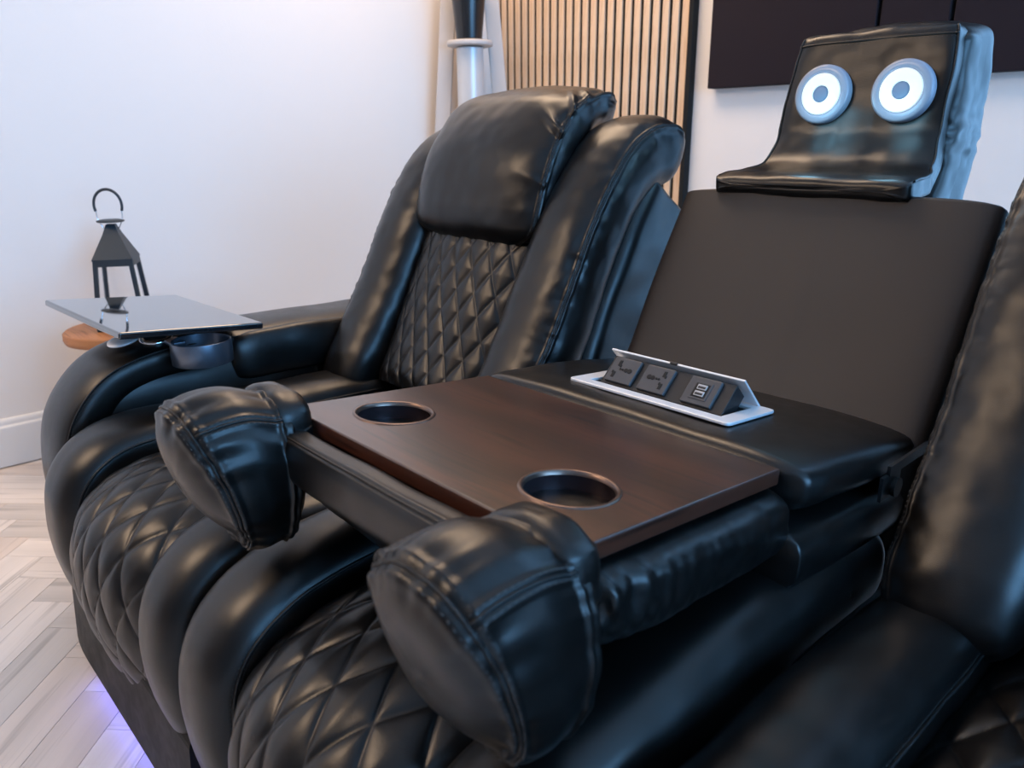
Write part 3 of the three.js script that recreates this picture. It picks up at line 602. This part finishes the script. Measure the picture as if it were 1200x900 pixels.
    for (const x of [-0.06, 0.066]) {
      const put = g => { g.rotateX(Math.PI / 2); g.rotateX(-0.10); g.translate(x, 0.991, -0.5795); return g; };
      const lathe = p => new THREE.LatheGeometry(p.map(q => new THREE.Vector2(...q)), 64);
      const bz = mesh('reading_light', put(lathe([[0.0318, 0.0], [0.0318, 0.006], [0.035, 0.0078], [0.042, 0.007], [0.0455, 0.004], [0.046, -0.006]])), M.lampBezel, t); bz.userData.label = 'round reading light';
      mesh('light_ring', put(lathe([[0.0128, 0.0045], [0.013, 0.0078], [0.014, 0.0088], [0.0305, 0.0088], [0.0322, 0.007], [0.0322, 0.0]])), M.lampGlow, bz);
      mesh('light_button', put(lathe([[0.0001, 0.0085], [0.0095, 0.0085], [0.0126, 0.0076], [0.0128, 0.004]])), M.lampEye, bz);
      const l = new THREE.PointLight(L(0.30, 0.72, 1.0), 0.022, 0); l.name = 'reading_light_glow'; l.position.set(x, 0.975, -0.515); l.shadow.radius = 1.2; l.castShadow = true; t.add(l);
    }
  }
}

// ------------------------------------------------------------------ swivel tray on the arm
{
  const t = thing('swivel_tray_table', 'glossy black rectangular swivel tray on the arm of the quilted recliner', 'tray');
  const ex = V3(Math.cos(0.059), -0.009, -Math.sin(0.059)).normalize(), ez = V3(Math.sin(0.059), 0.103, Math.cos(0.059)).normalize(), ey = ez.clone().cross(ex).normalize();
  const b = mesh('tray_board', rbox(0.40, 0.013, 0.271, 0.004, 0, -0.0065, 0).applyMatrix4(new THREE.Matrix4().makeBasis(ex, ey, ez)).translate(-1.037, 0.600, 0.199), M.trayGloss, t);
  const m = onArm(leftArm, 0.268, 1.45), h0 = m.p.clone().addScaledVector(m.n, 0.007);
  mesh('mount_plate', new THREE.LatheGeometry([[0.0001, 0], [0.029, 0], [0.03, 0.002], [0.029, 0.005], [0.02, 0.007], [0.009, 0.009], [0.0001, 0.009]].map(p => new THREE.Vector2(...p)), 40).applyQuaternion(m.q).translate(h0.x, h0.y, h0.z), M.silver, t);
  mesh('post', cyl(0.006, 0.006, 0.594 - h0.y, h0.x, (h0.y + 0.598) / 2, h0.z, 20), M.chrome, t);
}

// ------------------------------------------------------------------ round side table with the lantern
{
  const t = thing('side_table', 'small round wooden side table under the lantern by the wall', 'side table');
  const x = -1.8, z = 0.052, y = 0.412;
  const prof = [[0.0001, 0], [0.148, 0], [0.153, -0.004], [0.154, -0.02], [0.15, -0.03], [0.14, -0.032], [0.0001, -0.032]].map(p => new THREE.Vector2(...p)).reverse();
  mesh('table_top', metreUV(new THREE.LatheGeometry(prof, 64).translate(x, y, z)), M.stump, t);
  for (let k = 0; k < 3; k++) { const a = k * Math.PI * 2 / 3 + 0.4; mesh('leg', tube([[x + Math.cos(a) * 0.08, y - 0.03, z + Math.sin(a) * 0.08], [x + Math.cos(a) * 0.115, y / 2, z + Math.sin(a) * 0.115], [x + Math.cos(a) * 0.14, 0.004, z + Math.sin(a) * 0.14]], 0.013, 12, 12), M.bark, t); }
  const l = thing('lantern', 'dark metal tapered lantern with glass panes and a loop handle on the side table', 'lantern');
  l.position.set(x, y, z - 0.015); l.rotation.y = Math.PI / 2 - 0.5; l.scale.set(0.87, 0.985, 0.87);
  const hb = 0.068, ht = 0.052, H = 0.20;                      // half widths at foot and eaves
  const bar = (a, b, w) => { const d = V3(...b).sub(V3(...a)), g = box(w, d.length(), w); g.applyQuaternion(new THREE.Quaternion().setFromUnitVectors(V3(0, 1, 0), d.clone().normalize())); g.translate((a[0] + b[0]) / 2, (a[1] + b[1]) / 2, (a[2] + b[2]) / 2); return g; };
  mesh('foot_plate', rbox(hb * 2 + 0.014, 0.014, hb * 2 + 0.014, 0.003, 0, 0.007, 0), M.lanternMetal, l);
  for (const [sx, sz] of [[1, 1], [1, -1], [-1, 1], [-1, -1]]) mesh('corner_post', bar([sx * hb, 0.012, sz * hb], [sx * ht, H, sz * ht], 0.013), M.lanternMetal, l);
  for (const [a, b] of [[[-1, 1], [1, 1]], [[1, 1], [1, -1]], [[1, -1], [-1, -1]], [[-1, -1], [-1, 1]]]) {
    mesh('eaves_rail', bar([a[0] * ht, H - 0.008, a[1] * ht], [b[0] * ht, H - 0.008, b[1] * ht], 0.016), M.lanternMetal, l);
    mesh('foot_rail', bar([a[0] * hb, 0.02, a[1] * hb], [b[0] * hb, 0.02, b[1] * hb], 0.012), M.lanternMetal, l);
    const q = [[a[0] * hb, 0.016, a[1] * hb], [b[0] * hb, 0.016, b[1] * hb], [b[0] * ht, H, b[1] * ht], [a[0] * ht, H, a[1] * ht]].map(p => V3(...p).multiply(V3(0.97, 1, 0.97)));
    const g = new THREE.BufferGeometry().setFromPoints([q[0], q[1], q[2], q[0], q[2], q[3]]); g.computeVertexNormals();
    mesh('pane', g, M.glass, l);
  }
  const fr = (r0, r1, h, y0) => { const g = new THREE.CylinderGeometry(r1 * Math.SQRT2, r0 * Math.SQRT2, h, 4, 1); g.rotateY(Math.PI / 4); g.translate(0, y0 + h / 2, 0); return flat(g); };
  const rg = merge([fr(0.060, 0.060, 0.004, H), fr(0.060, 0.024, 0.068, H + 0.004), fr(0.024, 0.013, 0.026, H + 0.072)]); rg.computeVertexNormals();
  mesh('roof', rg, M.lanternMetal, l);
  mesh('smoke_cap', new THREE.LatheGeometry([[0.0001, 0.004], [0.03, 0.003], [0.042, 0], [0.04, -0.004], [0.0001, -0.006]].map(p => new THREE.Vector2(...p)), 40).translate(0, H + 0.108, 0), M.lanternMetal, l);
  const hp = []; for (let k = 0; k <= 24; k++) { const a = Math.PI * (-0.12 + 1.24 * k / 24); hp.push([Math.cos(a) * 0.041, H + 0.150 + Math.sin(a) * 0.044, 0]); }
  const handle = mesh('handle', tube(hp, 0.0042, 60, 10), M.lanternMetal, l);
  for (const s of [-1, 1]) mesh('handle_rod', tube([[s * 0.038, H + 0.136, 0], [s * 0.036, H + 0.112, 0], [s * 0.018, H + 0.078, 0]], 0.0016, 12, 8), M.chrome, handle);
}

// ------------------------------------------------------------------ tripod stand in the corner
{
  const t = thing('plant_stand', 'pale grey wooden A-frame stand with a round shelf in the room corner', 'stand');
  const cx = -1.85, cz = -1.335, top = 1.62;
  const u = V3(0.70, 0, -0.71), w = V3(0.71, 0, 0.70);           // along the frame, and across it
  const at = (a, y, b = 0) => V3(cx + u.x * a + w.x * b, y, cz + u.z * a + w.z * b);
  const board = (p, q, wd, th) => { const d = q.clone().sub(p), g = rbox(wd, d.length(), th, 0.004); const Y = d.clone().normalize(), Z = w.clone(), Xv = Y.clone().cross(Z).normalize(), Z2 = Xv.clone().cross(Y); g.applyMatrix4(new THREE.Matrix4().makeBasis(Xv, Y, Z2)); g.translate((p.x + q.x) / 2, (p.y + q.y) / 2, (p.z + q.z) / 2); return g; };
  mesh('leg', board(at(-0.20, 0.0), at(-0.065, top), 0.058, 0.022), M.paleWood, t);
  mesh('leg', board(at(0.20, 0.0), at(0.06, top), 0.056, 0.022), M.paleWood, t);
  mesh('leg', board(at(0, 0.0, -0.14), at(0, top - 0.02, -0.03), 0.045, 0.022), M.paleWood, t);
  const disc = (r, y) => { const p = at(0, y, 0.065); return new THREE.LatheGeometry([[0.0001, 0.018], [r - 0.003, 0.018], [r, 0.014], [r, 0.004], [r - 0.003, 0], [0.0001, 0]].reverse().map(q => new THREE.Vector2(...q)), 48).translate(p.x, p.y, p.z); };
  mesh('shelf', disc(0.085, 1.252), M.paleWood, t);
  mesh('shelf', disc(0.12, 0.60), M.paleWood, t);
  const p1 = at(0, 1.271, 0.085), p2 = at(0, 0.619, 0.07);
  tag(mesh('tapered_pot', new THREE.LatheGeometry([[0.0001, 0], [0.043, 0], [0.047, 0.004], [0.066, 0.19], [0.068, 0.2], [0.063, 0.2], [0.058, 0.17], [0.0001, 0.16]].map(q => new THREE.Vector2(...q)), 48).translate(p1.x, p1.y, p1.z), M.blackGlaze, scene), 'glossy black tapered pot on the round shelf of the stand', 'pot');
  tag(mesh('cylinder_vase', new THREE.LatheGeometry([[0.0001, 0], [0.045, 0], [0.048, 0.004], [0.05, 0.625], [0.048, 0.629], [0.045, 0.625], [0.043, 0.1], [0.0001, 0.1]].map(q => new THREE.Vector2(...q)), 48).translate(p2.x, p2.y, p2.z), M.whiteGlaze, scene), 'tall silvery white cylinder vase standing beneath the black pot', 'vase');
}

scene.traverse(o => { if (o.isLight && o.castShadow !== undefined && !o.isRectAreaLight) o.castShadow = true; });
renderer.render(scene, camera);
